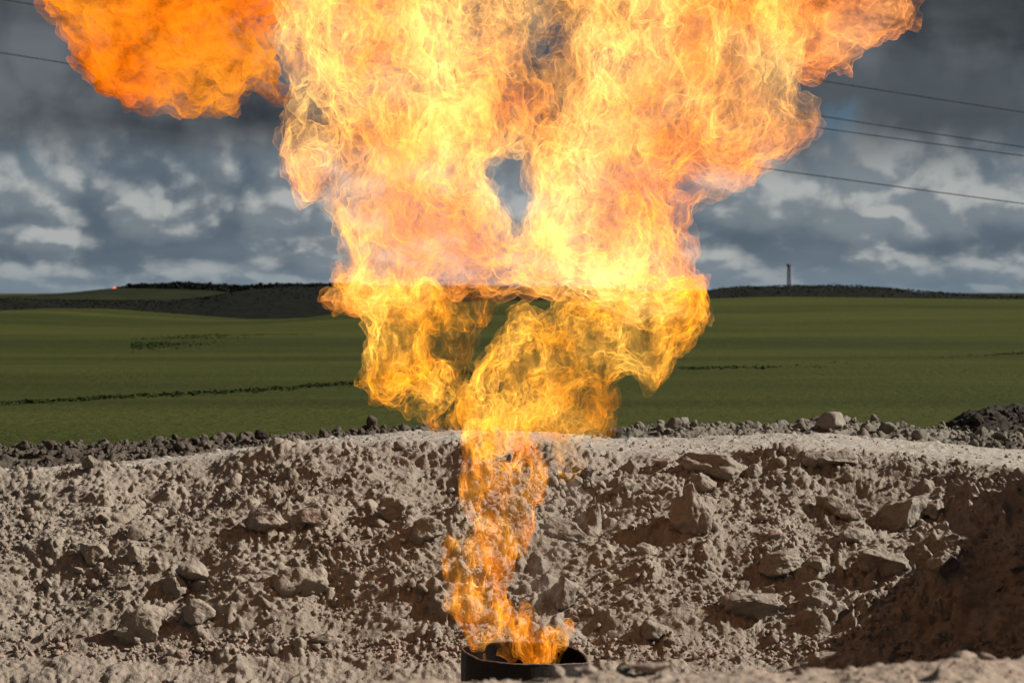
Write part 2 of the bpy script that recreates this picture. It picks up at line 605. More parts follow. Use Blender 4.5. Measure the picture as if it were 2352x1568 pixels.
def spot(px, py):
    """index of the bank vertex seen nearest to a picture position"""
    d = (BPX - px) ** 2 + (BPY - py) ** 2
    c = np.nonzero(d < 36)[0]
    if len(c) == 0:
        return int(np.argmin(d))
    return int(c[np.argmin(BP[c, 1])])


# ------------------------------------------------------------------ rock shapes
def ico(sub):
    import bmesh
    bm = bmesh.new()
    bmesh.ops.create_icosphere(bm, subdivisions=sub, radius=1.0)
    V = np.array([v.co[:] for v in bm.verts])
    F = np.array([[v.index for v in f.verts] for f in bm.faces])
    bm.free()
    return V, F


ICO = {s: ico(s) for s in (1, 2, 3, 4, 5)}


def rock_shape(seed, sub=2, cuts=9, rough=0.10, lump=0.0):
    """a stone: a ball cut by random planes, then roughened"""
    r = np.random.default_rng(seed)
    V, F = ICO[sub]
    V = V.copy()
    for _ in range(cuts):
        n = r.normal(size=3)
        n /= np.linalg.norm(n)
        d = r.uniform(.42, .80)
        k = V @ n
        over = np.clip(k - d, 0, None)
        V -= (over * .97)[:, None] * n
    off = r.uniform(0, 60, 3)
    Vn = V / (np.linalg.norm(V, axis=1, keepdims=True) + 1e-6)
    h = rough * fbm((V * 1.6 + off).astype(f32), 5 if sub > 3 else (4 if sub > 2 else 2), .58)
    if lump:
        h = h + lump * (lumps((V * 1.0 + off).astype(f32), .42, 3, .6) + .8 * lumps((V + off).astype(f32), .18, 4, .6))
    V = V + Vn * h[:, None]
    return V, F


def rand_rot(r, tilt=math.pi):
    return np.array(Matrix.Rotation(r.uniform(0, 6.28), 3, 'Z') @ Matrix.Rotation(r.uniform(-tilt, tilt), 3, 'X') @ Matrix.Rotation(r.uniform(-tilt, tilt), 3, 'Y'))


# single stones of the photograph: px, py, width px, height px, tilt, shape seed, material, label
STONES = [
    (1642, 1073, 140, 62, -12, 101, M_ROCK, 'boulder', 'large pale wedge-shaped slab lying just below the sandy rim', 'boulder'),
    (1582, 1168, 86, 112, 12, 102, M_ROCK, 'boulder', 'tall pointed boulder standing below the wedge-shaped slab', 'boulder'),
    (1518, 1192, 54, 40, 8, 103, M_ROCK, 'stone', 'small pale stone tucked against the left side of the tall pointed boulder', 'stone'),
    (1612, 1112, 60, 40, -35, 104, M_ROCK, 'stone', 'knobbly grey stone squeezed between wedge slab and pointed boulder', 'stone'),
    (1722, 1082, 58, 36, 10, 105, M_ROCK, 'stone', 'rounded stone beside the right end of the wedge-shaped slab', 'stone'),
    (1915, 1054, 92, 44, 6, 106, M_ROCK, 'rock_ledge', 'long flat pale ledge rock sticking out under the rim', 'rock'),
    (1857, 1050, 56, 36, -4, 107, M_ROCK, 'rock_ledge', 'shorter flat rock left of the long pale ledge rock', 'rock'),
    (1905, 1162, 72, 56, -18, 108, M_ROCK, 'boulder', 'pale angular boulder in the bank under the flat ledge rocks', 'boulder'),
    (1950, 1184, 58, 40, -10, 109, M_ROCK, 'stone', 'rounded stone touching the lower right of the angular boulder', 'stone'),
    (2075, 1188, 124, 70, 22, 110, M_ROCK, 'boulder', 'big fractured layered boulder at the upper edge of the shadow', 'boulder'),
    (2148, 1168, 52, 46, 0, 111, M_ROCK, 'stone', 'blocky stone right of the fractured layered boulder', 'stone'),
    (1960, 1228, 70, 46, 18, 112, M_ROCK, 'stone', 'half buried rounded stone on the shadow line left of the hollow', 'stone'),
    (2022, 1292, 112, 66, -12, 113, M_ROCK, 'boulder', 'low boulder with a sunlit top inside the shaded hollow', 'boulder'),
    (1712, 1388, 140, 66, 8, 114, M_ROCK, 'boulder', 'broad overhanging slab low on the bank casting a dark shadow', 'boulder'),
    (1792, 1290, 100, 52, 14, 115, M_ROCK, 'boulder', 'crumbly sunlit lump of earth left of the shaded hollow', 'boulder'),
    (2160, 1290, 70, 54, 0, 116, M_ROCK, 'stone', 'rounded stone deep in the shaded hollow', 'stone'),
    (612, 1192, 78, 58, 10, 117, M_ROCK, 'boulder', 'dark-faced rounded boulder in the middle of the left bank', 'boulder'),
    (684, 1196, 34, 52, -8, 118, M_ROCK, 'stone', 'small upright pale stone between two boulders on the left bank', 'stone'),
    (714, 1190, 50, 42, 12, 119, M_PINK, 'stone', 'pinkish stone right of the small upright pale stone', 'stone'),
    (912, 1172, 84, 66, -8, 120, M_ROCK, 'boulder', 'knobbly boulder left of the flame above a dark hollow', 'boulder'),
    (982, 1216, 84, 58, 5, 121, M_ROCK, 'boulder', 'smooth shaded boulder next to the flame', 'boulder'),
    (1302, 1218, 96, 52, -12, 122, M_ROCK, 'boulder', 'brown boulder right of the flame halfway down the bank', 'boulder'),
    (1292, 1366, 70, 66, 0, 123, M_ROCK, 'boulder', 'dark shaded boulder low down right of the flame', 'boulder'),
    (322, 1432, 128, 82, 18, 124, M_ROCK, 'boulder', 'largest overhanging lump low on the left bank', 'boulder'),
    (408, 1345, 60, 56, 0, 125, M_ROCK, 'boulder', 'rough lump of clay above and right of the largest overhanging lump', 'boulder'),
    (462, 1398, 66, 56, 8, 126, M_ROCK, 'boulder', 'cracked lump of clay right of the largest overhanging lump', 'boulder'),
    (700, 1330, 104, 92, -35, 127, M_ROCK, 'boulder', 'steep ridge-like lump with a bright right side on the left bank', 'boulder'),
    (222, 1266, 56, 54, 10, 128, M_ROCK, 'boulder', 'triangular stone set in the smooth left part of the bank', 'stone'),
    (320, 1268, 44, 36, -10, 129, M_ROCK, 'stone', 'pale stone right of the triangular stone on the left bank', 'stone'),
    (445, 1310, 72, 44, 0, 130, M_ROCK, 'boulder', 'dusty rounded hump in the lower left bank', 'boulder'),
    (736, 1461, 48, 20, 6, 131, M_ROCK, 'flat_stone', 'small flat stone casting a shadow on the gravel ledge', 'stone'),
    (1480, 1262, 54, 40, 0, 132, M_ROCK, 'stone', 'stone with a shaded left side below the tall pointed boulder', 'stone'),
    (1500, 1448, 60, 56, 0, 133, M_ROCK, 'boulder', 'dark stone with a long shadow low on the bank right of the pipe', 'stone'),
    (1880, 1290, 44, 34, 0, 134, M_ROCK, 'stone', 'stone half in shade at the left edge of the hollow', 'stone'),
    (2332, 1300, 34, 24, 0, 135, M_ROCK, 'pale_stone', 'whitish stone in the shaded wall at the edge of the view', 'stone'),
    (2290, 1340, 24, 22, 0, 136, M_ROCK, 'pale_stone', 'small grey stone in the shaded wall below the whitish stone', 'stone'),
    (1427, 1486, 18, 18, 0, 137, M_ROCK, 'pale_stone', 'tiny whitish stone on the ground right of the pipe', 'stone'),
    (1345, 1085, 34, 26, 0, 138, M_ROCK, 'stone', 'small stone near the rim right of the flame', 'stone'),
    (1430, 1115, 60, 40, 10, 139, M_ROCK, 'stone', 'rounded lump below the rim left of the wedge-shaped slab', 'stone'),
    (1525, 1062, 44, 22, 4, 140, M_PINK, 'stone', 'low reddish stone at the rim left of the wedge-shaped slab', 'stone'),
    (806, 1020, 26, 20, 0, 141, M_PINK, 'stone', 'pinkish stone on the rim left of the flame', 'stone'),
    (205, 1060, 34, 30, 0, 142, M_GREY, 'stone', 'greyish stone sitting on the sandy rim before the left berm', 'stone'),
    (2082, 1040, 0, 0, 0, 0, None, '', '', ''),
]


def place_stones():
    for (px, py, w, hpx, tilt, seed, mat, name, label, cat) in STONES:
        if not w:
            continue
        i = spot(px, py)
        p, n = BP[i], BN[i]
        k = p[1] * WIDE / 2352
        sx, sz = w * k / 2 * 1.12, hpx * k / 2 * 1.12
        sy = (sx + sz) / 2 * 0.8
        V, F = rock_shape(seed, 5 if w > 75 else 4, 12, .17, .12 if w > 60 else .08)
        ex = V.max(0) - V.min(0)
        V = (V - (V.max(0) + V.min(0)) / 2) / ex * 2
        V = V * np.array([sx, sy, sz])
        R = np.array(Matrix.Rotation(math.radians(-tilt), 3, 'Y'))
        V = V @ R.T
        me = mesh_from(name, V, None, F)
        o = add(name, me, mat, None, label, cat)
        o.location = Vector(p) + Vector((0, -0.05, 0.0)) + Vector(n) * (sy * 0.10)


# the clods that make up the bank: the largest singly, the rest joined
PROTO = [rock_shape(300 + k, 2, 8, .12) for k in range(14)]
PROTO_SMALL = [rock_shape(400 + k, 1, 5, .10) for k in range(12)]


def scatter(host, host_inv, pts, nrm, sizes, mat, piece, rest, tally=300, flat=(.6, 1.0), r=None, red_mat=None, red_share=0.0, keep_out=None):
    order = np.argsort(-sizes)
    r = r or np.random.default_rng(5)
    big = order[:tally]
    meshes = []
    for k, (V, F) in enumerate(PROTO):
        me = mesh_from(piece, V, None, F)
        me.materials.append(mat)
        meshes.append(me)
    reds = []
    if red_mat:
        for k in (1, 4, 7):
            me = mesh_from(piece, PROTO[k][0], None, PROTO[k][1])
            me.materials.append(red_mat)
            reds.append(me)
    for j in big:
        s = sizes[j]
        me = reds[r.integers(len(reds))] if red_mat and r.random() < red_share else meshes[r.integers(len(meshes))]
        o = bpy.data.objects.new(piece, me)
        COL.objects.link(o)
        o.parent = host
        o.location = pts[j] + nrm[j] * s * r.uniform(0, .35)
        o.rotation_euler = (r.uniform(-3, 3), r.uniform(-3, 3), r.uniform(-3, 3))
        a = r.uniform(*flat)
        o.scale = (s, s * r.uniform(.75, 1.0), s * a)
    Vs, Fs, n = [], [], 0
    for j in order[tally:]:
        V, F = PROTO_SMALL[r.integers(len(PROTO_SMALL))]
        s = sizes[j]
        W = (V * np.array([s, s * r.uniform(.7, 1), s * r.uniform(*flat)])) @ rand_rot(r).T + pts[j] + nrm[j] * s * r.uniform(0, .4)
        Vs.append(W)
        Fs.append(F + n)
        n += len(V)
    if Vs:
        add(rest, mesh_from(rest, np.concatenate(Vs), None, np.concatenate(Fs)), mat, host, kind='stuff')


def bank_clods():
    r = np.random.default_rng(21)
    vis = (BT > .24) & (BT < .80) & (np.abs(BP[:, 0]) < 7.2)
    idx = np.nonzero(vis)[0]
    dens = .35 + fbm((BP[idx] * .9).astype(f32), 2, .5, 40)
    w = np.clip(dens, .05, 2)
    pick = r.choice(idx, 6000, replace=False, p=w / w.sum())
    sz = np.clip(.018 * np.exp(r.normal(0, .66, len(pick))), .010, .14)
    scatter(BANK, None, BP[pick], BN[pick], sz, M_BANK_CLOD, 'clod', 'small_clods', r=r, red_mat=M_PINK, red_share=.07)




def ledge_gravel():
    """pinkish broken stone along the ledge at the foot, and chips on the sandy rim"""
    r = np.random.default_rng(23)
    idx = np.nonzero((BT > .235 + .01 * np.sin(BP[:, 0] * 2)) & (BT < .282) & (np.abs(BP[:, 0]) < 7))[0]
    pick = r.choice(idx, 1500, replace=False)
    sz = np.clip(.024 * np.exp(r.normal(0, .5, len(pick))), .01, .075)
    idx2 = np.nonzero((BT > .79) & (BT < .915) & (np.abs(BP[:, 0]) < 7.2))[0]
    pick2 = r.choice(idx2, 600, replace=False)
    sz2 = np.clip(.014 * np.exp(r.normal(0, .5, len(pick2))), .008, .05)
    pk = np.concatenate([pick, pick2])
    scatter(BANK, None, BP[pk], BN[pk], np.concatenate([sz, sz2]), M_PINK, 'stone', 'gravel', 150, (.4, .8), r, M_BANK_CLOD, .4)


def side_bank():
    # the right side of the pit, just out of view; its crest shades the right end of the back bank
    nu, nv = 150, 170
    t = np.linspace(0, 1, nu)
    ys = np.linspace(12.5, 32.3, nv)
    T, Y = np.meshgrid(t, ys)
    T, Y = T.ravel(), Y.ravel()
    top = np.interp(Y, [12, 16, 22, 28, 30.6, 31.6, 32.3], [.1, .3, .55, .60, .50, .0, -.5])
    off = np.interp(Y, [12, 24, 29, 32.3], [-.6, -.1, .25, .5])
    X = np.interp(T, [0, .12, .5, .62, .8, 1], [5.6, 6.15, 7.0, 7.3, 7.9, 11]) + off
    f = np.interp(T, [0, .12, .5, .62, .8, 1], [-3.2, -2.7, -.35, 0, -.15, -.8])
    Z = np.where(f > -.5, top + f, -.35 + top + (f + .35) * (3.2 + top) / 2.85)
    Z = np.where(T < .5, (-3.2) + (f + 3.2) / 2.85 * (top - .35 + 3.2), top + f)
    P = np.stack([X, Y, Z], 1)
    N = grid_normals(P, nu, nv)
    N[N[:, 2] < 0] *= -1
    Pd = P.astype(f32)
    h = .16 * fbm(Pd * 1.3, 4, .6, 120) + .8 * lumps(Pd, .75, 124, .5) + .8 * lumps(Pd, .42, 121, .5) + .8 * lumps(Pd, .22, 122, .5) + .8 * lumps(Pd, .14, 123, .6)
    h = h - .18
    P2 = P + N * h[:, None]
    o = add('side_bank', mesh_from('side_bank', P2, grid_quads(nu, nv)), M_BANK, kind='structure')
    r = np.random.default_rng(125)
    idx = np.nonzero((T < .66) & (Y > 22))[0]
    pick = r.choice(idx, 500, replace=False)
    sz = np.clip(.05 * np.exp(r.normal(0, .6, len(pick))), .02, .26)
    cr = np.nonzero((T > .5) & (T < .68) & (Y > 26) & (Y < 31.6))[0]
    c2 = r.choice(cr, 26, replace=False)
    pick = np.concatenate([pick, c2])
    sz = np.concatenate([sz, r.uniform(.10, .34, 26)])
    scatter(o, None, P2[pick], N[pick], sz, M_BANK_CLOD, 'clod', 'small_clods', 200, (.65, 1), r)


side_bank()
place_stones()
bank_clods()
ledge_gravel()


# ------------------------------------------------------------------ berms of topsoil behind the rim
def berm(name, label, x0, x1, rows_top, y0, mat, piece_mat, seed, clod=.055, nclod=900, tally=300, height_noise=.05):
    nu, nv = 420, 60
    xs = np.linspace(x0, x1, nu)
    ts = np.linspace(-1, 1, nv)
    X, T = np.meshgrid(xs, ts)
    X, T = X.ravel(), T.ravel()
    px = 1176 + X / (y0 + 1) * 5880
    zt = EYE + ray(1176, interp(px, rows_top) + 6)[1] * (y0 + 1)
    zb = EYE + ray(1176, interp(px, ROW_B))[1] * 34.2 - .12
    zt = np.maximum(zt, zb)
    endf = smoothstep(x0, x0 + .8, X) * (1 - smoothstep(x1 - .8, x1, X))
    sec = np.clip(1 - np.abs(T) ** 1.6, 0, 1)
    P = np.stack([X, y0 + 1 + T * 1.25, zb - .25 * (np.abs(T) > .98) + (zt - zb) * sec * endf], 1)
    N = grid_normals(P, nu, nv)
    N[N[:, 2] < 0] *= -1
    Pd = P.astype(f32)
    h = (.45 * lumps(Pd, .34, seed, .5, power=.9) + .55 * lumps(Pd, .17, seed + 1, .65, power=.8) + .7 * lumps(Pd, .085, seed + 2, .7) + .03 * fbm(Pd * 3, 3, .5, seed)) * (.35 + .65 * endf)
    P2 = P + N * h[:, None]
    o = add(name, mesh_from(name, P2, grid_quads(nu, nv)), mat, None, label, 'berm')
    r = np.random.default_rng(seed)
    idx = np.nonzero((T < .45) & (T > -.97) & (endf > .3))[0]
    pick = r.choice(idx, nclod, replace=False)
    sz = np.clip(clod * .42 * np.exp(r.normal(0, .6, nclod)), .012, clod * 2.2)
    scatter(o, None, P2[pick], N[pick], sz, piece_mat, 'clod', 'small_clods', tally, (.65, 1.0), r)
    return o, P2, N


TOP_L = [(-600, 1045), (0, 1024), (200, 1018), (400, 1010), (600, 1002), (700, 998), (800, 990), (1000, 985), (1200, 990)]
TOP_R = [(1330, 1000), (1400, 988), (1480, 978), (1550, 972), (1700, 976), (1800, 974), (1860, 962), (1910, 952), (1960, 968), (2040, 974), (2110, 980),
         (2160, 982), (2250, 985), (2900, 990)]
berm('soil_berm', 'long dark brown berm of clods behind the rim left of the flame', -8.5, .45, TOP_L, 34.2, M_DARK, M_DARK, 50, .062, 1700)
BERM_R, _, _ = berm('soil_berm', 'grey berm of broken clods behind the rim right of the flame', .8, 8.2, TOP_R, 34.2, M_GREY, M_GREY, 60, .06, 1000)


def mound():
    """the dark heap at the right end of the berm; it runs on out of the picture"""
    nu, nv = 260, 90
    xs = np.linspace(5.3, 13.5, nu)
    ys = np.linspace(33.3, 45.0, nv)
    X, Y = np.meshgrid(xs, ys)
    X, Y = X.ravel(), Y.ravel()
    px = 1176 + X / np.maximum(Y, 35.2) * 5880
    top = interp(px, [(2110, 1075), (2155, 1035), (2185, 990), (2220, 950), (2270, 932), (2340, 934), (2400, 926), (2600, 870), (2900, 820), (3400, 900)])
    zt = EYE + ray(1176, top)[1] * 35.2
    zb = -.45
    sec = np.clip(1 - np.where(Y < 36.2, np.abs((Y - 36.2) / 2.7) ** 1.7, np.abs((Y - 36.2) / 8.0) ** 2.4), 0, 1)
    P = np.stack([X, Y, zb - .15 + (np.maximum(zt - zb, 0)) * sec], 1)
    N = grid_normals(P, nu, nv)
    N[N[:, 2] < 0] *= -1
    Pd = P.astype(f32)
    h = .4 * lumps(Pd, .4, 71, .5, power=.9) + .5 * lumps(Pd, .18, 72, .65, power=.8) + .7 * lumps(Pd, .09, 73, .7) + .06 * fbm(Pd * 2, 3, .5, 71)
    h = h * smoothstep(0, .12, sec)
    P2 = P + N * h[:, None]
    o = add('soil_heap', mesh_from('soil_heap', P2, grid_quads(nu, nv)), M_HEAP, None, 'black heap of soil at the end of the grey berm', 'soil heap')
    r = np.random.default_rng(70)
    idx = np.nonzero((Y < 37) & (sec > .12) & (X < 8))[0]
    pick = r.choice(idx, 420, replace=False)
    sz = np.clip(.034 * np.exp(r.normal(0, .5, len(pick))), .015, .12)
    scatter(o, None, P2[pick], N[pick], sz, M_HEAP, 'clod', 'small_clods', 200, (.65, 1), r)


mound()


def lone(name, px, py, w, h, Y, seed, mat, label, cat, rough=.12):
    x, z = at(px, py, Y)
    k = Y * WIDE / 2352
    V, F = rock_shape(seed, 3, 9, rough, .06)
    V = V / (V.max(0) - V.min(0)) * 2 * np.array([w * k / 2, (w + h) * k / 4, h * k / 2])
    o = add(name, mesh_from(name, V, None, F), mat, None, label, cat)
    o.location = (float(x), Y, float(z))
    return o


lone('soil_clod', 600, 998, 36, 24, 34.6, 151, M_HEAP, 'black clod of turf standing out on top of the dark left berm', 'clod')
lone('soil_clod', 112, 1019, 32, 26, 34.6, 152, M_DARK, 'rounded brown clod on the crest of the left berm near its far end', 'clod')
lone('soil_clod', 52, 1022, 36, 24, 34.6, 153, M_DARK, 'leaning brown clod left of the rounded one on the left berm', 'clod')
lone('boulder', 1912, 966, 72, 44, 34.5, 154, M_ROCK, 'pale rough boulder topping the grey berm', 'boulder', .2)
lone('soil_clod', 1548, 972, 34, 28, 34.6, 155, M_GREY, 'brownish clod on top of the grey berm close to the flame', 'clod')
lone('soil_clod', 1414, 996, 40, 26, 34.3, 156, M_DARK, 'dark clod at the end of the grey berm nearest the flame', 'clod')
lone('soil_clod', 2035, 984, 40, 30, 34.5, 157, M_GREY, 'rounded grey clod between pale boulder and black heap', 'clod')


# ------------------------------------------------------------------ near bank
def near_bank():
    rows = [(-2000, 1640), (-300, 1610), (0, 1598), (500, 1590), (800, 1576), (860, 1562), (960, 1556), (1060, 1560), (1180, 1566), (1290, 1545), (1370, 1532), (1500, 1530),
            (1700, 1524), (1900, 1524), (2100, 1516), (2352, 1502), (2800, 1490), (4000, 1480)]
    nu, nv = 520, 150
    xs = np.concatenate([np.linspace(-14, -2.9, 40)[:-1], np.linspace(-2.9, 2.9, nu - 79), np.linspace(2.9, 14, 41)[1:]])
    nu = len(xs)
    ts = np.concatenate([np.linspace(0, .45, 30)[:-1], np.linspace(.45, .8, 95)[:-1], np.linspace(.8, 1, 27)])
    nv = len(ts)
    X, T = np.meshgrid(xs, ts)
    X, T = X.ravel(), T.ravel()
    px = 1176 + X / 11.2 * 5880
    ze = EYE + ray(1176, interp(px, rows))[1] * 11.2
    Y = np.interp(T, [0, .45, .75, .8, 1], [-6, 8.5, 11.1, 11.45, 13.2])
    Z = np.where(T < .45, -.05 + 0 * T, 0.)
    f1 = np.clip((T - .45) / .3, 0, 1)
    Z = np.where(T < .75, -.05 + (ze + .05) * f1, ze)
    Z = np.where(T > .75, ze - .10 * np.clip((T - .75) / .05, 0, 1), Z)
    Z = np.where(T > .8, ze - .10 + (-3.3 - ze + .10) * (T - .8) / .2, Z)
    P = np.stack([X, Y, Z], 1)
    N = grid_normals(P, nu, nv)
    N[N[:, 2] < 0] *= -1
    Pd = P.astype(f32)
    h = .030 * fbm(Pd * 1.5, 3, .5, 80) + .012 * fbm(Pd * 8, 3, .55, 81) + .55 * lumps(Pd, .05, 82, .35) + .6 * lumps(Pd, .13, 83, .10)
    P2 = P + N * h[:, None]
    me = mesh_from('near_bank', P2, grid_quads(nu, nv))
    attr(me, 'red', np.full(len(P2), .3))
    o = add('near_bank', me, M_NEAR, kind='structure')
    r = np.random.default_rng(81)
    idx = np.nonzero((T > .62) & (T < .8) & (np.abs(X) < 2.8))[0]
    pick = r.choice(idx, 1100, replace=False)
    sz = np.clip(.0065 * np.exp(r.normal(0, .55, len(pick))), .003, .03)
    scatter(o, None, P2[pick], N[pick], sz, M_PINK, 'stone', 'gravel', 200, (.5, .9), r, M_ROCK, .3)
    return P2


NEARP = near_bank()
NPX, NPY = proj(NEARP)


def near_stone(px, w, h, seed, mat, label, name='stone', sink=.1):
    m = np.nonzero((np.abs(NPX - px) < 8) & (NEARP[:, 1] > 10) & (NEARP[:, 1] < 11.4))[0]
    i = m[np.argmin(NPY[m])]
    p = NEARP[i]
    k = p[1] * WIDE / 2352
    V, F = rock_shape(seed, 3, 8, .12, .04)
    V = V / (V.max(0) - V.min(0)) * 2 * np.array([w * k / 2, (w + h) * k / 5, h * k / 2])
    o = add(name, mesh_from(name, V, None, F), mat, None, label, 'stone')
    o.location = Vector(p) + Vector((0, -.02, h * k / 2 * (1 - sink) * .7))


near_stone(1492, 98, 30, 201, M_PINK, 'blurred flat brown stone lying on the near bank right of the pipe', 'flat_stone')
near_stone(1440, 40, 18, 202, M_GREY, 'small dark stone left of the flat brown stone on the near bank')
near_stone(1338, 56, 30, 203, M_PINK, 'reddish stone on the near bank in front of the right end of the pipe')
near_stone(1278, 34, 44, 204, M_PINK, 'upright pinkish stone at the bottom edge in front of the pipe')
near_stone(2262, 44, 24, 205, M_PINK, 'reddish lump on the near bank below the shaded hollow')


# ------------------------------------------------------------------ flare pipe
PIPE_Y = 26.0


def pipe():
    root = add('flare_pipe', None, None, None, 'open-topped scorched steel pipe with a dented rim at the foot of the bank', 'pipe')
    cx, _ = at(1203, 1500, PIPE_Y)
    zt = zrow(1499, PIPE_Y)
    root.location = (float(cx), PIPE_Y, -3.05)
    # outline of the rim: angle (0 = right, 90 = far side) > radius and height above the mean rim
    an = np.linspace(0, 2 * math.pi, 161)[:-1]
    k = PIPE_Y * WIDE / 2352
    # control points of the rim in the picture, going round: px, py, distance from the mean plane
    C = [(1352, 1520, .10), (1342, 1502, .38), (1318, 1488, .58), (1270, 1477, .66), (1200, 1473, .68), (1130, 1474, .62), (1082, 1480, .44), (1059, 1487, .16),
         (1066, 1497, -.18), (1085, 1508, -.36), (1110, 1517, -.48), (1150, 1522, -.58), (1210, 1526, -.62), (1270, 1526, -.58), (1315, 1525, -.42), (1342, 1523, -.18)]
    C = np.array(C, float)
    n = len(C)
    tt = np.linspace(0, n, 161)[:-1]
    i = np.floor(tt).astype(int)
    f = (tt - i)[:, None]
    p0, p1, p2, p3 = C[(i - 1) % n], C[i % n], C[(i + 1) % n], C[(i + 2) % n]
    R = .5 * (2 * p1 + (p2 - p0) * f + (2 * p0 - 5 * p1 + 4 * p2 - p3) * f ** 2 + (3 * p1 - p0 - 3 * p2 + p3) * f ** 3)
    X, Z = at(R[:, 0], R[:, 1], PIPE_Y + R[:, 2])
    Yr = R[:, 2]
    top = np.stack([X - cx, Yr, Z + 3.05], 1)
    top[:, 2] += .0025 * np.sin(np.arange(160) * .37) + .0015 * np.sin(np.arange(160) * 1.3)
    ang = np.arctan2(top[:, 1] / .66, top[:, 0] / .65)
    round_ = np.stack([.64 * np.cos(ang), .64 * np.sin(ang)], 1)

    def shell(off, zs, name, mat):
        rings = []
        for z in zs:
            g = np.clip(z, 0, 1)
            q = top.copy()
            q[:, :2] = top[:, :2] * g ** .35 + round_ * (1 - g ** .35)
            d = q[:, :2] / np.linalg.norm(q[:, :2], axis=1, keepdims=True)
            q[:, :2] += d * off
            q[:, 2] = top[:, 2] * z - .15 * (1 - z)
            rings.append(q)
        V = np.concatenate(rings)
        m = 160
        Q = []
        for a in range(len(zs) - 1):
            for b_ in range(m):
                c = (b_ + 1) % m
                Q.append((a * m + b_, a * m + c, (a + 1) * m + c, (a + 1) * m + b_))
        return V, np.array(Q)
    zs = np.linspace(0, 1, 22)
    V1, Q1 = shell(0.0, zs, 'a', None)
    V1[:, 0] += .006 * perlin((V1 * 5).astype(f32), 3)
    V1[:, 1] += .006 * perlin((V1 * 5).astype(f32), 4)
    add('pipe_wall', mesh_from('pipe_wall', V1, Q1), M_STEEL, root)
    V2, Q2 = shell(-.022, zs, 'b', None)
    add('inner_lining', mesh_from('inner_lining', V2, Q2[:, ::-1]), M_SOOT, root)
    # rim lip: rounded edge between the two walls, butting on both
    o_, in_ = V1[-160:], V2[-160:]
    d = top[:, :2] / np.linalg.norm(top[:, :2], axis=1, keepdims=True)
    rings = []
    for s in (0, .25, .5, .75, 1):
        q = o_ * (1 - s) + in_ * s
        q[:, 2] += .010 * math.sin(math.pi * s) + .001
        q[:, :2] += d * .004 * math.cos(math.pi * s)
        rings.append(q)
    V = np.concatenate(rings)
    Q = [(a * 160 + b_, a * 160 + (b_ + 1) % 160, (a + 1) * 160 + (b_ + 1) % 160, (a + 1) * 160 + b_) for a in range(4) for b_ in range(160)]
    add('rim_lip', mesh_from('rim_lip', V, np.array(Q)), M_LIP, root)


M_LIP = mat_flat('bare_steel_edge', (0.10, 0.065, 0.05), (0.22, 0.15, 0.12), 12.0, 0.6)
M_SOOT = mat_flat('soot', (0.005, 0.004, 0.004), (0.014, 0.010, 0.009), 6.0, 0.9)
pipe()


# ------------------------------------------------------------------ field, hills, horizon
def field_row(px):
    return interp(px, [(-6000, 712), (-400, 722), (0, 716), (150, 706), (250, 709), (450, 725), (600, 735), (750, 727), (820, 715), (1000, 694), (1200, 690), (1600, 687), (1750, 681),
                       (1900, 682), (2200, 686), (2352, 687), (2800, 690), (6000, 705)])


def ground():
    xs = np.sign(np.linspace(-1, 1, 241)) * np.abs(np.linspace(-1, 1, 241)) ** 2.2 * 3500
    ys = np.concatenate([[-2500, -1200, -600, -300, -150, -80, -40, -20, -10], np.linspace(-6, 36.6, 24), np.linspace(37.2, 120, 62), np.linspace(122, 330, 100),
                         np.linspace(335, 520, 30), np.linspace(560, 4000, 26), [6000, 9000]])
    X, Y = np.meshgrid(xs, ys)
    shp = X.shape
    X, Y = X.ravel(), Y.ravel()
    Yp = np.maximum(Y, 37.)
    px = 1176 + X / np.maximum(Yp, 36) * 5880
    crest = field_row(1176 + X / 300 * 5880)
    row = np.interp(Yp, [37, 44, 60, 100, 180, 300], [1034, 985, 925, 845, 770, 0])
    # the last stretch runs up to the crest line
    r180 = 770
    f = np.clip((Yp - 180) / 120, 0, 1)
    row = np.where(Yp > 180, r180 + (crest - r180) * (1 - (1 - f) ** 1.7), row)
    Z = EYE + ray(1176, row)[1] * np.minimum(Yp, 300)
    zc = EYE + ray(1176, crest)[1] * 300
    Z = np.where(Yp > 300, zc - 9 * smoothstep(300, 420, Yp) + 10 * smoothstep(420, 1100, Yp) * 0, Z)
    far = smoothstep(1200, 2500, Yp) * 17
    Z = Z + far
    Z = Z + .10 * fbm(np.stack([X * .02, Y * .05, 0 * X], 1).astype(f32), 3, .5, 90) * smoothstep(45, 80, Yp) * (1 - smoothstep(250, 300, Yp))
    pit = (np.abs(X) < 15.6) & (Y > -5.5) & (Y < 37.)
    Z = np.where(Y < 37., np.where(pit, -4.2, -.45), Z)
    # level the ground beside the pit with the banks
    me = mesh_from('field', np.stack([X, Y, Z], 1), grid_quads(shp[1], shp[0]))
    add('field', me, M_FIELD, kind='structure')
    return X, Y, Z


GX, GY, GZ = ground()


def ground_z(x, y):
    """height of the field sheet in front of the crest"""
    px300 = 1176 + x / 300 * 5880
    crest = field_row(px300)
    row = np.interp(y, [38, 44, 60, 100, 180, 300], [1012, 985, 925, 845, 770, 0])
    f = np.clip((y - 180) / 120, 0, 1)
    row = np.where(y > 180, 770 + (crest - 770) * (1 - (1 - f) ** 1.7), row)
    return EYE + ray(1176, row)[1] * y


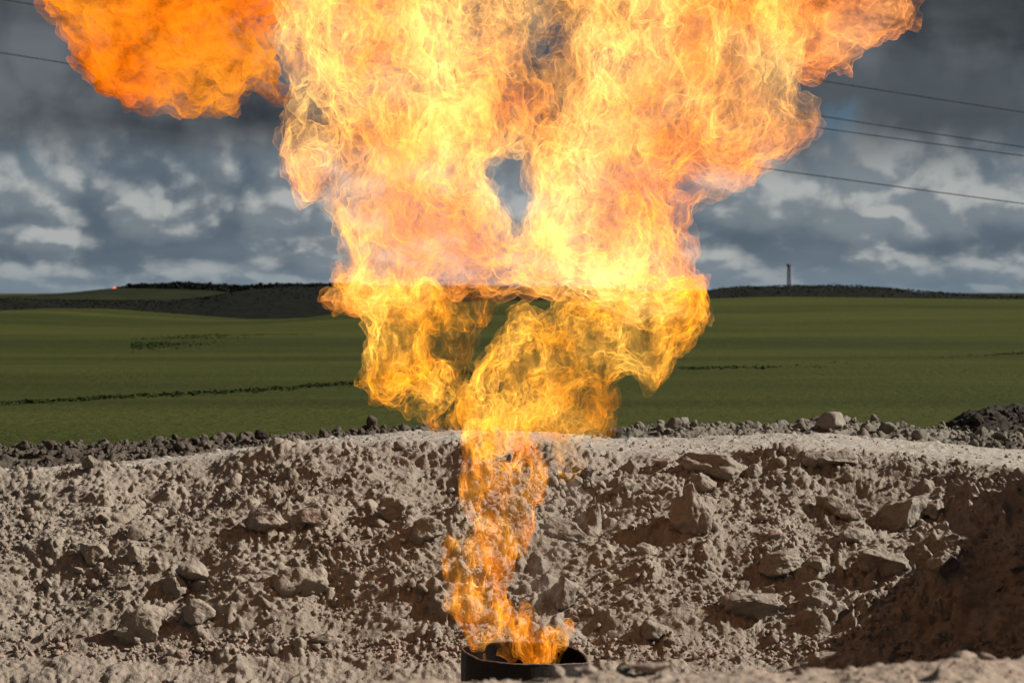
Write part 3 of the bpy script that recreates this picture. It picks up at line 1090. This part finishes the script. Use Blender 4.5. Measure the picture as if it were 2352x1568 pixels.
def hill(name, Y, rows, depth, mat, rough, seed, xr=(-420, 420)):
    """a rise whose skyline follows rows at distance Y"""
    xs = np.linspace(*xr, 330)
    ts = np.linspace(-1, 1, 25)
    X, T = np.meshgrid(xs, ts)
    X, T = X.ravel(), T.ravel()
    zt = EYE + ray(1176, interp(1176 + X / Y * 5880, rows))[1] * Y
    Z = -14 + (zt + 14) * (1 - T ** 2)
    P = np.stack([X, Y + T * depth, Z], 1)
    P[:, 2] += rough * fbm((P * np.array([.08, .05, 0])).astype(f32), 4, .6, seed) * (1 - T ** 2)
    return add(name, mesh_from(name, P, grid_quads(330, 25)), mat, kind='structure'), P


R_FAR = [(-3000, 690), (-200, 684), (0, 678), (110, 677), (200, 669), (290, 662), (420, 662), (600, 672), (800, 676), (1200, 676), (1600, 676), (2100, 674), (2352, 674), (5000, 684)]
R_MID = [(-3000, 700), (-200, 690), (0, 686), (200, 690), (380, 691), (470, 684), (560, 668), (680, 656), (780, 654), (900, 658), (1100, 657), (1340, 660), (1480, 668), (1620, 667),
         (1700, 659), (1800, 657), (1950, 656), (2040, 662), (2120, 670), (2200, 677), (2300, 680), (2352, 680), (5000, 690)]
hill('far_hill', 1150, R_FAR, 300, M_HILL, .5, 91, (-700, 700))
_, HM = hill('dark_hill', 640, R_MID, 110, M_WOOD, .35, 92)


def blades(name, pts, size, mat, seed, kind='stuff', parent=None, upright=.05):
    """many small leaf-like faces round the given points"""
    r = np.random.default_rng(seed)
    n = len(pts)
    s = size * np.exp(r.normal(0, .35, n))
    a = r.uniform(0, 6.283, n)
    d1 = np.stack([np.cos(a) * 1.3, np.sin(a) * .6, r.uniform(-.3, .3, n)], 1) * s[:, None]
    d2 = np.stack([r.uniform(-.5, .5, n), r.uniform(-.5, .5, n), upright + r.uniform(-.1, .5, n)], 1) * s[:, None]
    V = np.stack([pts - d1 * .5, pts + d1 * .5, pts + d2 + d1 * .25, pts + d2 - d1 * .25], 1).reshape(-1, 3)
    Q = np.arange(4 * n).reshape(n, 4)
    return add(name, mesh_from(name, V, Q, smooth=False), mat, parent, kind=kind)


def woods():
    r = np.random.default_rng(93)
    # scrub all over the dark hill, denser at its skyline
    n = 26000
    x = r.uniform(-150, 150, n)
    t = -np.abs(r.normal(0, .35, n))
    t = np.clip(t, -.9, 0.1)
    zt = EYE + ray(1176, interp(1176 + x / 640 * 5880, R_MID))[1] * 640
    z = -14 + (zt + 14) * (1 - t ** 2)
    clump = fbm(np.stack([x * .18, t * 6, 0 * x], 1).astype(f32), 3, .55, 94)
    z = z + np.clip(.1 + clump * .5, -.1, .7) * r.uniform(0, 1, n)
    blades('scrub', np.stack([x, 640 + t * 110, z], 1), .30, M_WOOD, 95)
    # the wood on the crest of the far hill
    n = 16000
    px = r.uniform(285, 830, n)
    x = (px - 1176) / 5880 * 1140
    bot = interp(px, [(285, 662), (360, 668), (450, 672), (560, 676), (830, 676)])
    top = interp(px, [(285, 661), (320, 655), (380, 652), (430, 649), (500, 654), (560, 656), (650, 652), (740, 652), (830, 650)])
    zz = EYE + ray(1176, bot + (top - bot) * r.uniform(0, 1, n) ** .8)[1] * 1140
    zz += .5 * fbm(np.stack([x * .2, 0 * x, 0 * x], 1).astype(f32), 3, .6, 97)
    blades('wood', np.stack([x, 1130 + r.uniform(-12, 12, n), zz], 1), .75, M_WOOD, 96)


woods()


def weeds():
    r = np.random.default_rng(98)

    def line(pts, n, spread, size, seed, dark, wob=3):
        P = np.array(pts, float)
        u = r.uniform(0, 1, n)
        seg = np.linspace(0, 1, len(P))
        px = np.interp(u, seg, P[:, 0])
        py = np.interp(u, seg, P[:, 1]) + wob * perlin(np.stack([px * .02, 0 * px, 0 * px], 1).astype(f32), seed) + r.normal(0, spread, n)
        # walk out to where the ray meets the field
        Y = np.full(n, 60.)
        rows = np.array([1012, 985, 925, 845, 770])
        Yk = np.array([38, 44, 60, 100, 180.])
        Y = np.interp(-py, -rows, Yk)
        x = (px - 1176) / 5880 * Y
        return blades('weeds', np.stack([x, Y, ground_z(x, Y)], 1), size, M_WEED, seed)
    a = line([(-300, 945), (0, 927), (300, 910), (600, 896), (860, 874), (1100, 855)], 9000, 2.2, .05, 99, 1)
    b_ = line([(300, 792), (420, 782), (560, 770), (640, 752), (720, 742)], 14000, 6.5, .07, 100, 1, 5)
    c = line([(1560, 846), (1800, 840), (2000, 834), (2200, 822), (2352, 812), (2700, 800)], 7000, 2.0, .055, 101, 1)
    for o, t in ((a, 1), (b_, 2), (c, 3)):
        o['kind'] = 'stuff'


weeds()


def mast():
    Y = 2500.
    root = add('radio_mast', None, None, None, 'slim lattice mast standing on the skyline right of the flame', 'mast')
    x, zb = at(1812, 672, Y)
    _, zt = at(1812, 609, Y)
    root.location = (float(x), Y, float(zb))
    H = float(zt - zb)
    V, Q = [], []

    def bar(p, q, w):
        p, q = Vector(p), Vector(q)
        d = (q - p).normalized()
        a = d.orthogonal().normalized() * w
        c = d.cross(a).normalized() * w
        n = len(V)
        for e in (p, q):
            for s in ((1, 1), (-1, 1), (-1, -1), (1, -1)):
                V.append((e + a * s[0] + c * s[1])[:])
        for k in range(4):
            Q.append((n + k, n + (k + 1) % 4, n + 4 + (k + 1) % 4, n + 4 + k))
        Q.append((n, n + 1, n + 2, n + 3)[::-1])
        Q.append((n + 4, n + 5, n + 6, n + 7))
    r0, r1 = 1.5, 1.0
    cs = [(1, 1), (-1, 1), (-1, -1), (1, -1)]
    for sx, sy in cs:
        V, Q = [], []
        bar((sx * r0, sy * r0, 0), (sx * r1, sy * r1, H), .32)
        add('leg', mesh_from('leg', np.array(V), np.array(Q), smooth=False), M_MAST, root)
    V, Q = [], []
    m = 9
    for i in range(m):
        f0, f1 = i / m, (i + 1) / m
        ra, rb = r0 + (r1 - r0) * f0, r0 + (r1 - r0) * f1
        for k in range(4):
            a, c = cs[k], cs[(k + 1) % 4]
            bar((a[0] * ra, a[1] * ra, H * f0), (c[0] * rb, c[1] * rb, H * f1), .16)
            bar((a[0] * rb, a[1] * rb, H * f1), (c[0] * rb, c[1] * rb, H * f1), .16)
    add('lattice', mesh_from('lattice', np.array(V), np.array(Q), smooth=False), M_MAST, root)
    V, Q = [], []
    bar((0, 0, H - .6), (0, 0, H + 1.0), 1.9)
    add('head_frame', mesh_from('head_frame', np.array(V), np.array(Q), smooth=False), M_MAST, root)


mast()


def cables():
    Y = 230.
    data = [((1855, 183), (2352, 258), 'topmost power cable crossing the sky right of the flame'),
            ((1880, 268), (2352, 338), 'second power cable from the top, right of the flame, just above its twin'),
            ((100, 15), (2352, 358), 'third power cable from the top, right of the flame, just below its twin'),
            ((180, 150), (2352, 468), 'lowest power cable, seen both left of the orange fireball and right of the flame')]
    mid = {2: (1855, 290), 3: (1780, 390)}
    for k, (a, c, label) in enumerate(data):
        ax, az = at(*a, Y)
        cx, cz = at(*c, Y)
        s = (cz - az) / (cx - ax)
        if k in mid:
            mx, mz = at(*mid[k], Y)
            co = np.polyfit([ax, mx, cx], [az, mz, cz], 2)
        else:
            co = np.array([.00025, s - 2 * .00025 * cx, 0])
            co[2] = cz - np.polyval(co, cx)
        xs = np.linspace(-110, 110, 90)
        zs = np.polyval(co, xs)
        R = .05
        V = []
        for x, z in zip(xs, zs):
            for j in range(6):
                t = j * math.pi / 3
                V.append((x, Y + R * math.cos(t) + x * .15, z + R * math.sin(t)))
        Q = [(i * 6 + j, i * 6 + (j + 1) % 6, (i + 1) * 6 + (j + 1) % 6, (i + 1) * 6 + j) for i in range(len(xs) - 1) for j in range(6)]
        # (the line runs slightly away from the camera towards the right, scaled about its own depth)
        V = np.array(V)
        V[:, 0] *= V[:, 1] / Y
        V[:, 2] = EYE + (V[:, 2] - EYE) * V[:, 1] / Y
        add('power_cable', mesh_from('power_cable', V, np.array(Q)), M_CABLE, None, label, 'cable', 'power cables overhead')


cables()


# ------------------------------------------------------------------ fire
FIRE_Y = PIPE_Y + .15


def sdf_poly(poly, U, W):
    """signed distance in picture units, positive inside"""
    P = np.array(poly, float)
    d = np.full(U.shape, 1e9)
    ins = np.zeros(U.shape, bool)
    n = len(P)
    for i in range(n):
        a, c = P[i], P[(i + 1) % n]
        e = c - a
        wx, wy = U - a[0], W - a[1]
        t = np.clip((wx * e[0] + wy * e[1]) / (e @ e + 1e-9), 0, 1)
        d = np.minimum(d, (wx - e[0] * t) ** 2 + (wy - e[1] * t) ** 2)
        if a[1] != c[1]:
            cond = ((a[1] > W) != (c[1] > W)) & (U < (c[0] - a[0]) * (W - a[1]) / (c[1] - a[1]) + a[0])
            ins ^= cond
    d = np.sqrt(d)
    return np.where(ins, d, -d)


def surface_nets(F, iso, org, step):
    S = F > iso
    c = S[:-1, :-1, :-1].astype(np.int8)
    tot = np.zeros(c.shape, np.int8)
    for i in (0, 1):
        for j in (0, 1):
            for k in (0, 1):
                tot += S[i:i + c.shape[0], j:j + c.shape[1], k:k + c.shape[2]]
    act = (tot > 0) & (tot < 8)
    I = np.argwhere(act)
    if len(I) == 0:
        return None
    idx = np.full(c.shape, -1, np.int32)
    idx[act] = np.arange(len(I))
    cor = np.array([(i, j, k) for i in (0, 1) for j in (0, 1) for k in (0, 1)])
    vals = np.stack([F[I[:, 0] + q[0], I[:, 1] + q[1], I[:, 2] + q[2]] for q in cor], 1) - iso
    acc = np.zeros((len(I), 3), f32)
    cnt = np.zeros(len(I), f32)
    for a in range(8):
        for b_ in range(a + 1, 8):
            if np.abs(cor[a] - cor[b_]).sum() != 1:
                continue
            m = (vals[:, a] > 0) != (vals[:, b_] > 0)
            t = vals[:, a] / (vals[:, a] - vals[:, b_] + 1e-12)
            p = cor[a] + t[:, None] * (cor[b_] - cor[a])
            acc[m] += p[m]
            cnt[m] += 1
    V = (I + acc / cnt[:, None]) * np.array(step) + np.array(org)
    quads = []
    for ax in range(3):
        sl0 = [slice(None)] * 3
        sl1 = [slice(None)] * 3
        sl0[ax] = slice(0, -1)
        sl1[ax] = slice(1, None)
        E = S[tuple(sl0)] != S[tuple(sl1)]
        o1, o2 = [(1, 2), (2, 0), (0, 1)][ax]
        J = np.argwhere(E)
        ok = (J[:, o1] > 0) & (J[:, o2] > 0) & (J[:, o1] < F.shape[o1] - 1) & (J[:, o2] < F.shape[o2] - 1)
        J = J[ok]
        q = []
        for da, db in ((-1, -1), (0, -1), (0, 0), (-1, 0)):
            K = J.copy()
            K[:, o1] += da
            K[:, o2] += db
            q.append(idx[K[:, 0], K[:, 1], K[:, 2]])
        quads.append(np.stack(q, 1))
    Q = np.concatenate(quads)
    return V.astype(f32), Q


def upnoise(shape, step, wl, seed, octs, gain=.5, stretch=(1, 1, 1), shear=None):
    """smooth 3-D noise on the grid: octaves of random lattices enlarged by cubic weights"""
    out = np.zeros(shape, f32)
    r = np.random.default_rng(seed)
    amp = 1.0
    for o in range(octs):
        n = [max(4, int(math.ceil(shape[a] * step[a] / (wl * stretch[a]))) + 4) for a in range(3)]
        L = r.normal(size=n).astype(f32)
        for a in range(3):
            t = np.arange(shape[a]) * step[a] / (wl * stretch[a]) + 1.0
            i = np.floor(t).astype(int)
            f = (t - i).astype(f32)
            w = [(1 - f) ** 3 / 6, (3 * f ** 3 - 6 * f ** 2 + 4) / 6, (-3 * f ** 3 + 3 * f ** 2 + 3 * f + 1) / 6, f ** 3 / 6]
            M = np.moveaxis(L, a, 0)
            acc = 0
            for k in range(4):
                acc = acc + M[np.minimum(i + k - 1, M.shape[0] - 1)] * w[k].reshape(-1, 1, 1)
            L = np.moveaxis(acc, 0, a)
        L = L / (L.std() + 1e-6)
        out += amp * L
        amp *= gain
        wl *= .5
    return out


def curl_warp(V, amp, wl, seed, st=(1, 1, 1)):
    S = (V / wl / np.array(st, f32)).astype(f32)
    e = f32(.05)
    pot = lambda Q, s: perlin(Q, s)
    dx, dy, dz = np.array([e, 0, 0], f32), np.array([0, e, 0], f32), np.array([0, 0, e], f32)
    ax0, ay0, az0 = pot(S, seed), pot(S, seed + 1), pot(S, seed + 2)
    d = lambda s, base, v: (pot(S + v, s) - base) / e
    cx = d(seed + 2, az0, dy) - d(seed + 1, ay0, dz)
    cy = d(seed, ax0, dz) - d(seed + 2, az0, dx)
    cz = d(seed + 1, ay0, dx) - d(seed, ax0, dy)
    return V + amp * np.stack([cx, cy, cz], 1).astype(f32)


def flame_part(name, parent, polys, holes, mat, step, Ymax, thick, wl, levels, seed, amp, octs=3, stretch=(1, 1, 1.4), rate=.35, cap=2.0, warp=((.05, .5), (.02, .17)), heatfn=None,
               label=None, hue_bias=0.0, ymid=0.0, out=2.2):
    allp = np.concatenate([np.array(p, float) for p in polys])
    u0, w0 = allp.min(0) - 45
    u1, w1 = allp.max(0) + 45
    k = FIRE_Y * WIDE / 2352
    xs = np.arange((u0 - 1176) * k, (u1 - 1176) * k, step)
    z1, z0 = zrow(w0, FIRE_Y), zrow(w1, FIRE_Y)
    zs = np.arange(z0, z1, step)
    ys = np.arange(-Ymax, Ymax, step * 1.15)
    X, Z = np.meshgrid(xs, zs, indexing='ij')
    U = 1176 + X / k
    W = proj(np.stack([X.ravel(), np.full(X.size, FIRE_Y), Z.ravel()], 1))[1].reshape(X.shape)
    S = np.full(X.shape, -1e9)
    for p in polys:
        S = np.maximum(S, sdf_poly(p, U, W))
    S = S * k
    half = thick * np.sqrt(np.clip(S, 0.0, None) * 1.4 + .012) + .02
    half = np.minimum(half, Ymax * .86)
    Hs = np.full(X.shape, 1e9)
    for p, soft in holes:
        Hs = np.minimum(Hs, -sdf_poly(p, U, W) * k / soft)
    S2 = np.minimum(S / rate, cap)
    S2 = np.minimum(S2, Hs / rate * 1.6)
    E = S2[:, None, :] - ((ys[None, :, None] - ymid) / half[:, None, :]) ** 2 * (np.maximum(S2, 0)[:, None, :] + .35)
    shape = (len(xs), len(ys), len(zs))
    st = (step, step * 1.15, step)
    Nn = upnoise(shape, st, wl, seed, octs, .52, stretch)
    E = np.where(E < 0, E * out, E)
    Fd = (E + amp * np.clip(Nn, -2.2, 2.2)).astype(f32)
    Vs, Qs, n, Ls = [], [], 0, []
    for li, lv in enumerate(levels):
        r = surface_nets(Fd, lv, (xs[0], -Ymax, zs[0]), st)
        if r is None:
            continue
        W3 = r[0]
        for j, (a, l) in enumerate(warp):      # the big swirl is shared, the small ones differ from sheet to sheet
            W3 = curl_warp(W3, a * l, l, seed + 10 * j + (37 * li if j else 0), stretch)
        Vs.append(W3)
        Qs.append(r[1] + n)
        Ls.append(np.full(len(r[0]), (.40, .70, .95, 1.1, 1.25, 1.4)[li] if len(levels) > 3 else (.55, .9, 1.2)[li]))
        n += len(r[0])
    V = np.concatenate(Vs)
    Q = np.concatenate(Qs)
    V[:, 1] += FIRE_Y
    me = mesh_from(name, V, Q)
    px, py = proj(V)
    heat = (1.0 + .55 * fbm((V / (wl * 1.6)).astype(f32), 3, .55, seed + 50)) * (1.0 + .62 * fbm((V * np.array([1, .25, .8], f32) / (wl * 1.9)).astype(f32), 3, .55, seed + 55)) * np.concatenate(Ls)
    if heatfn is not None:
        heat = heat * heatfn(px, py, V)
    attr(me, 'flame_heat', np.clip(heat, .08, 4))
    hue = np.clip(.5 + hue_bias + .9 * fbm((V * np.array([1, .3, 1], f32) / (wl * 2.2)).astype(f32), 2, .5, seed + 60), 0, 1)
    attr(me, 'hue', hue)
    o = add(name, me, mat, parent, label)
    print(name, len(V), len(Q), shape)
    return o


def fire():
    root = add('gas_flame', None, None, None, 'huge billowing orange flame rising out of the steel pipe', 'flame')
    UPPER = [(800, 715), (772, 690), (788, 655), (815, 620), (790, 530), (752, 445), (705, 448), (680, 395), (660, 335), (652, 255), (646, 190), (618, 110),
             (596, 40), (590, -120), (700, -260), (1200, -330), (1700, -260), (1900, -120), (1890, 40), (1850, 110), (1815, 170), (1812, 215), (1872, 235), (1868, 280), (1825, 318), (1785, 365),
             (1700, 425), (1645, 470), (1600, 490), (1600, 580), (1588, 620), (1612, 660), (1615, 715), (1480, 735), (1340, 715), (1240, 690), (1100, 688), (1000, 705), (900, 730)]
    HOLES = [([(1105, 358), (1135, 348), (1180, 352), (1215, 362), (1214, 400), (1215, 465), (1180, 520), (1165, 490), (1120, 485), (1100, 430)], 1.5),
             ([(1222, 98), (1270, 70), (1318, 74), (1312, 104), (1265, 118), (1225, 112)], 4.0),
             ]
    LEFT = [(772, 640), (830, 630), (1000, 640), (1060, 690), (1080, 740), (1010, 770), (1005, 810), (1035, 860), (1045, 900), (1015, 945), (990, 988), (945, 980), (920, 940), (858, 920), (835, 872),
            (845, 800), (818, 762), (788, 730), (768, 702)]
    RIGHT = [(1045, 1015), (1058, 935), (1048, 880), (1070, 820), (1130, 765), (1235, 735), (1300, 690), (1340, 640), (1612, 640), (1625, 725), (1592, 795), (1527, 826), (1508, 880), (1440, 858),
             (1382, 882), (1396, 938), (1392, 1000), (1350, 985), (1320, 1020), (1290, 1060), (1240, 1040), (1150, 1070), (1090, 1045)]
    WARP = ((.07, .5), (.10, .24), (.09, .11))
    LOWARP = ((.08, .3), (.10, .13), (.07, .06))
    flame_part('fireball', root, [UPPER], HOLES, M_FIRE, .043, 2.0, 1.0, .48, (-.35, -.05, .35, .8, 1.3, 1.85), 301, .62, 3, (1, 1, 1.25), warp=WARP, out=4.5)
    flame_part('flame_lobe', root, [LEFT], [], M_LOBE, .027, .9, .62, .26, (-.2, .25, .8), 305, .85, 3, (1, 1, 1.35), .22, 1.3, LOWARP, lambda px, py, V: .85 + 0 * px, hue_bias=-.15)
    flame_part('flame_lobe', root, [RIGHT], [([(1290, 870), (1370, 870), (1380, 960), (1300, 975)], 2.2)], M_LOBE, .028, 1.1, .70, .28, (-.2, .25, .8), 306, .85, 3, (1, 1, 1.35), .24, 1.5, LOWARP,
               lambda px, py, V: (.85 + .5 * smoothstep(1250, 1500, px) * (1 - smoothstep(700, 800, py))) * (1 - .7 * smoothstep(1255, 1330, px) * smoothstep(870, 930, py)), hue_bias=-.15)
    JET = [(1128, 1522), (1140, 1490), (1092, 1462), (1070, 1440), (1034, 1392), (1040, 1300), (1030, 1245), (1068, 1222), (1052, 1160), (1040, 1085), (1042, 1000), (1055, 950), (1270, 950),
           (1275, 1040), (1262, 1110), (1236, 1160), (1240, 1215), (1212, 1280), (1185, 1345), (1232, 1405), (1262, 1450), (1298, 1440), (1300, 1480), (1282, 1522), (1200, 1526)]
    JHOLES = [([(1150, 1335), (1185, 1330), (1200, 1385), (1180, 1400), (1158, 1370)], .8), ([(1130, 1030), (1180, 1030), (1180, 1060), (1130, 1060)], 1.2)]

    def heat_jet(px, py, V):
        return .75 + .35 * smoothstep(1250, 1450, py) + .5 * smoothstep(1080, 960, py)
    flame_part('flame_jet', root, [JET, [(1132, 1522), (1138, 1485), (1165, 1400), (1212, 1395), (1262, 1442), (1296, 1442), (1294, 1485), (1272, 1520)]], JHOLES, M_JET, .016, .62, .50, .16, (-.2, .3, .8), 317, .9, 3, (1, 1, 2.3), .15, 1.2, ((.07, .2), (.06, .07)), heat_jet, out=3.6)
    VEIL_L = [(930, 640), (1100, 650), (1130, 700), (1095, 770), (1085, 830), (1062, 900), (1040, 955), (1000, 990), (985, 930), (1000, 850), (985, 780), (950, 720)]
    VEIL_R = [(1180, 1010), (1200, 900), (1300, 850), (1385, 862), (1402, 938), (1398, 1002), (1330, 1000), (1260, 1020)]
    flame_part('flame_veil', root, [VEIL_L, VEIL_R], [], M_VEIL, .030, .7, .55, .20, (-.1, .35), 308, .85, 3, (1, 1, 1.6), .16, .9, LOWARP, label='faint see-through tongues of flame between the brighter lobes')
    SIDE = [(90, -160), (115, -10), (150, 75), (195, 150), (245, 195), (345, 235), (425, 255), (480, 243), (550, 246), (600, 208), (648, 192), (615, 120), (605, 85), (690, 60), (700, -160), (350, -260)]
    flame_part('side_fireball', root, [SIDE], [], M_SIDE, .042, 1.4, .85, .40, (-.45, -.1, .3, .8, 1.3, 1.8), 303, .55, 3, (1, 1, 1), .3, 2.0, warp=WARP, label='deeper orange sooty fireball drifting to the left', ymid=.2)
    WISP = [(1740, -160), (1770, 60), (1800, 150), (1860, 150), (1905, 98), (1960, 105), (2005, 98), (2060, 45), (2095, -10), (2110, -160)]
    flame_part('flame_wisp', root, [WISP], [], M_WISP, .035, 1.0, .6, .36, (-.35, .05, .5), 304, .65, 3, (1, 1, 1), .3, 1.1, warp=WARP, label='thin reddish wisp of flame blown to the right', ymid=.1)


fire()


def smoke():
    m, b = new_mat('thin_smoke')
    tc = b.n('ShaderNodeTexCoord')
    n = b.noise(tc.outputs['Object'], 4.0, 3, 0.5, 0.4)
    df = b.n('ShaderNodeBsdfDiffuse')
    df.inputs[0].default_value = (.42, .40, .38, 1)
    tl = b.n('ShaderNodeBsdfTranslucent')
    tl.inputs[0].default_value = (.42, .40, .38, 1)
    a1 = b.n('ShaderNodeMixShader')
    a1.inputs[0].default_value = .5
    b.put(a1.inputs[1], df.outputs[0])
    b.put(a1.inputs[2], tl.outputs[0])
    tr = b.n('ShaderNodeBsdfTransparent')
    a2 = b.n('ShaderNodeMixShader')
    b.put(a2.inputs[0], b.rng(n, .35, .75, 0.0, 0.07))
    b.put(a2.inputs[1], tr.outputs[0])
    b.put(a2.inputs[2], a1.outputs[0])
    o = b.n('ShaderNodeOutputMaterial')
    b.put(o.inputs[0], a2.outputs[0])
    o = flame_part('smoke', None, [[(1190, 1420), (1185, 1330), (1215, 1230), (1250, 1160), (1310, 1110), (1350, 1150), (1330, 1230), (1300, 1310), (1275, 1400), (1240, 1440)]], [], m, .03, .7, .5, .25,
                   (.0, .5), 311, .6, 3, (1, 1, 1.3), .2, 1.2, ((.08, .25), (.08, .1)))
    o['kind'] = 'stuff'


smoke()


def far_flare():
    x, z = at(264, 663, 1120.)
    V, F = rock_shape(77, 3, 4, .4)
    k = 1120 * WIDE / 2352
    V = V * np.array([6 * k, 4 * k, 5 * k])
    V[:, 0] *= 1.1 - .5 * (V[:, 2] / (5 * k))
    m, b = new_mat('distant_flame')
    em = b.n('ShaderNodeEmission')
    em.inputs[0].default_value = (1, .22, .06, 1)
    em.inputs[1].default_value = 1.1
    o = b.n('ShaderNodeOutputMaterial')
    b.put(o.inputs[0], em.outputs[0])
    ob = add('distant_flame', mesh_from('distant_flame', V, None, F), m, None, 'tiny orange flame burning on the far hill skyline at the left', 'flame')
    ob.location = (float(x), 1120, float(z))


far_flare()
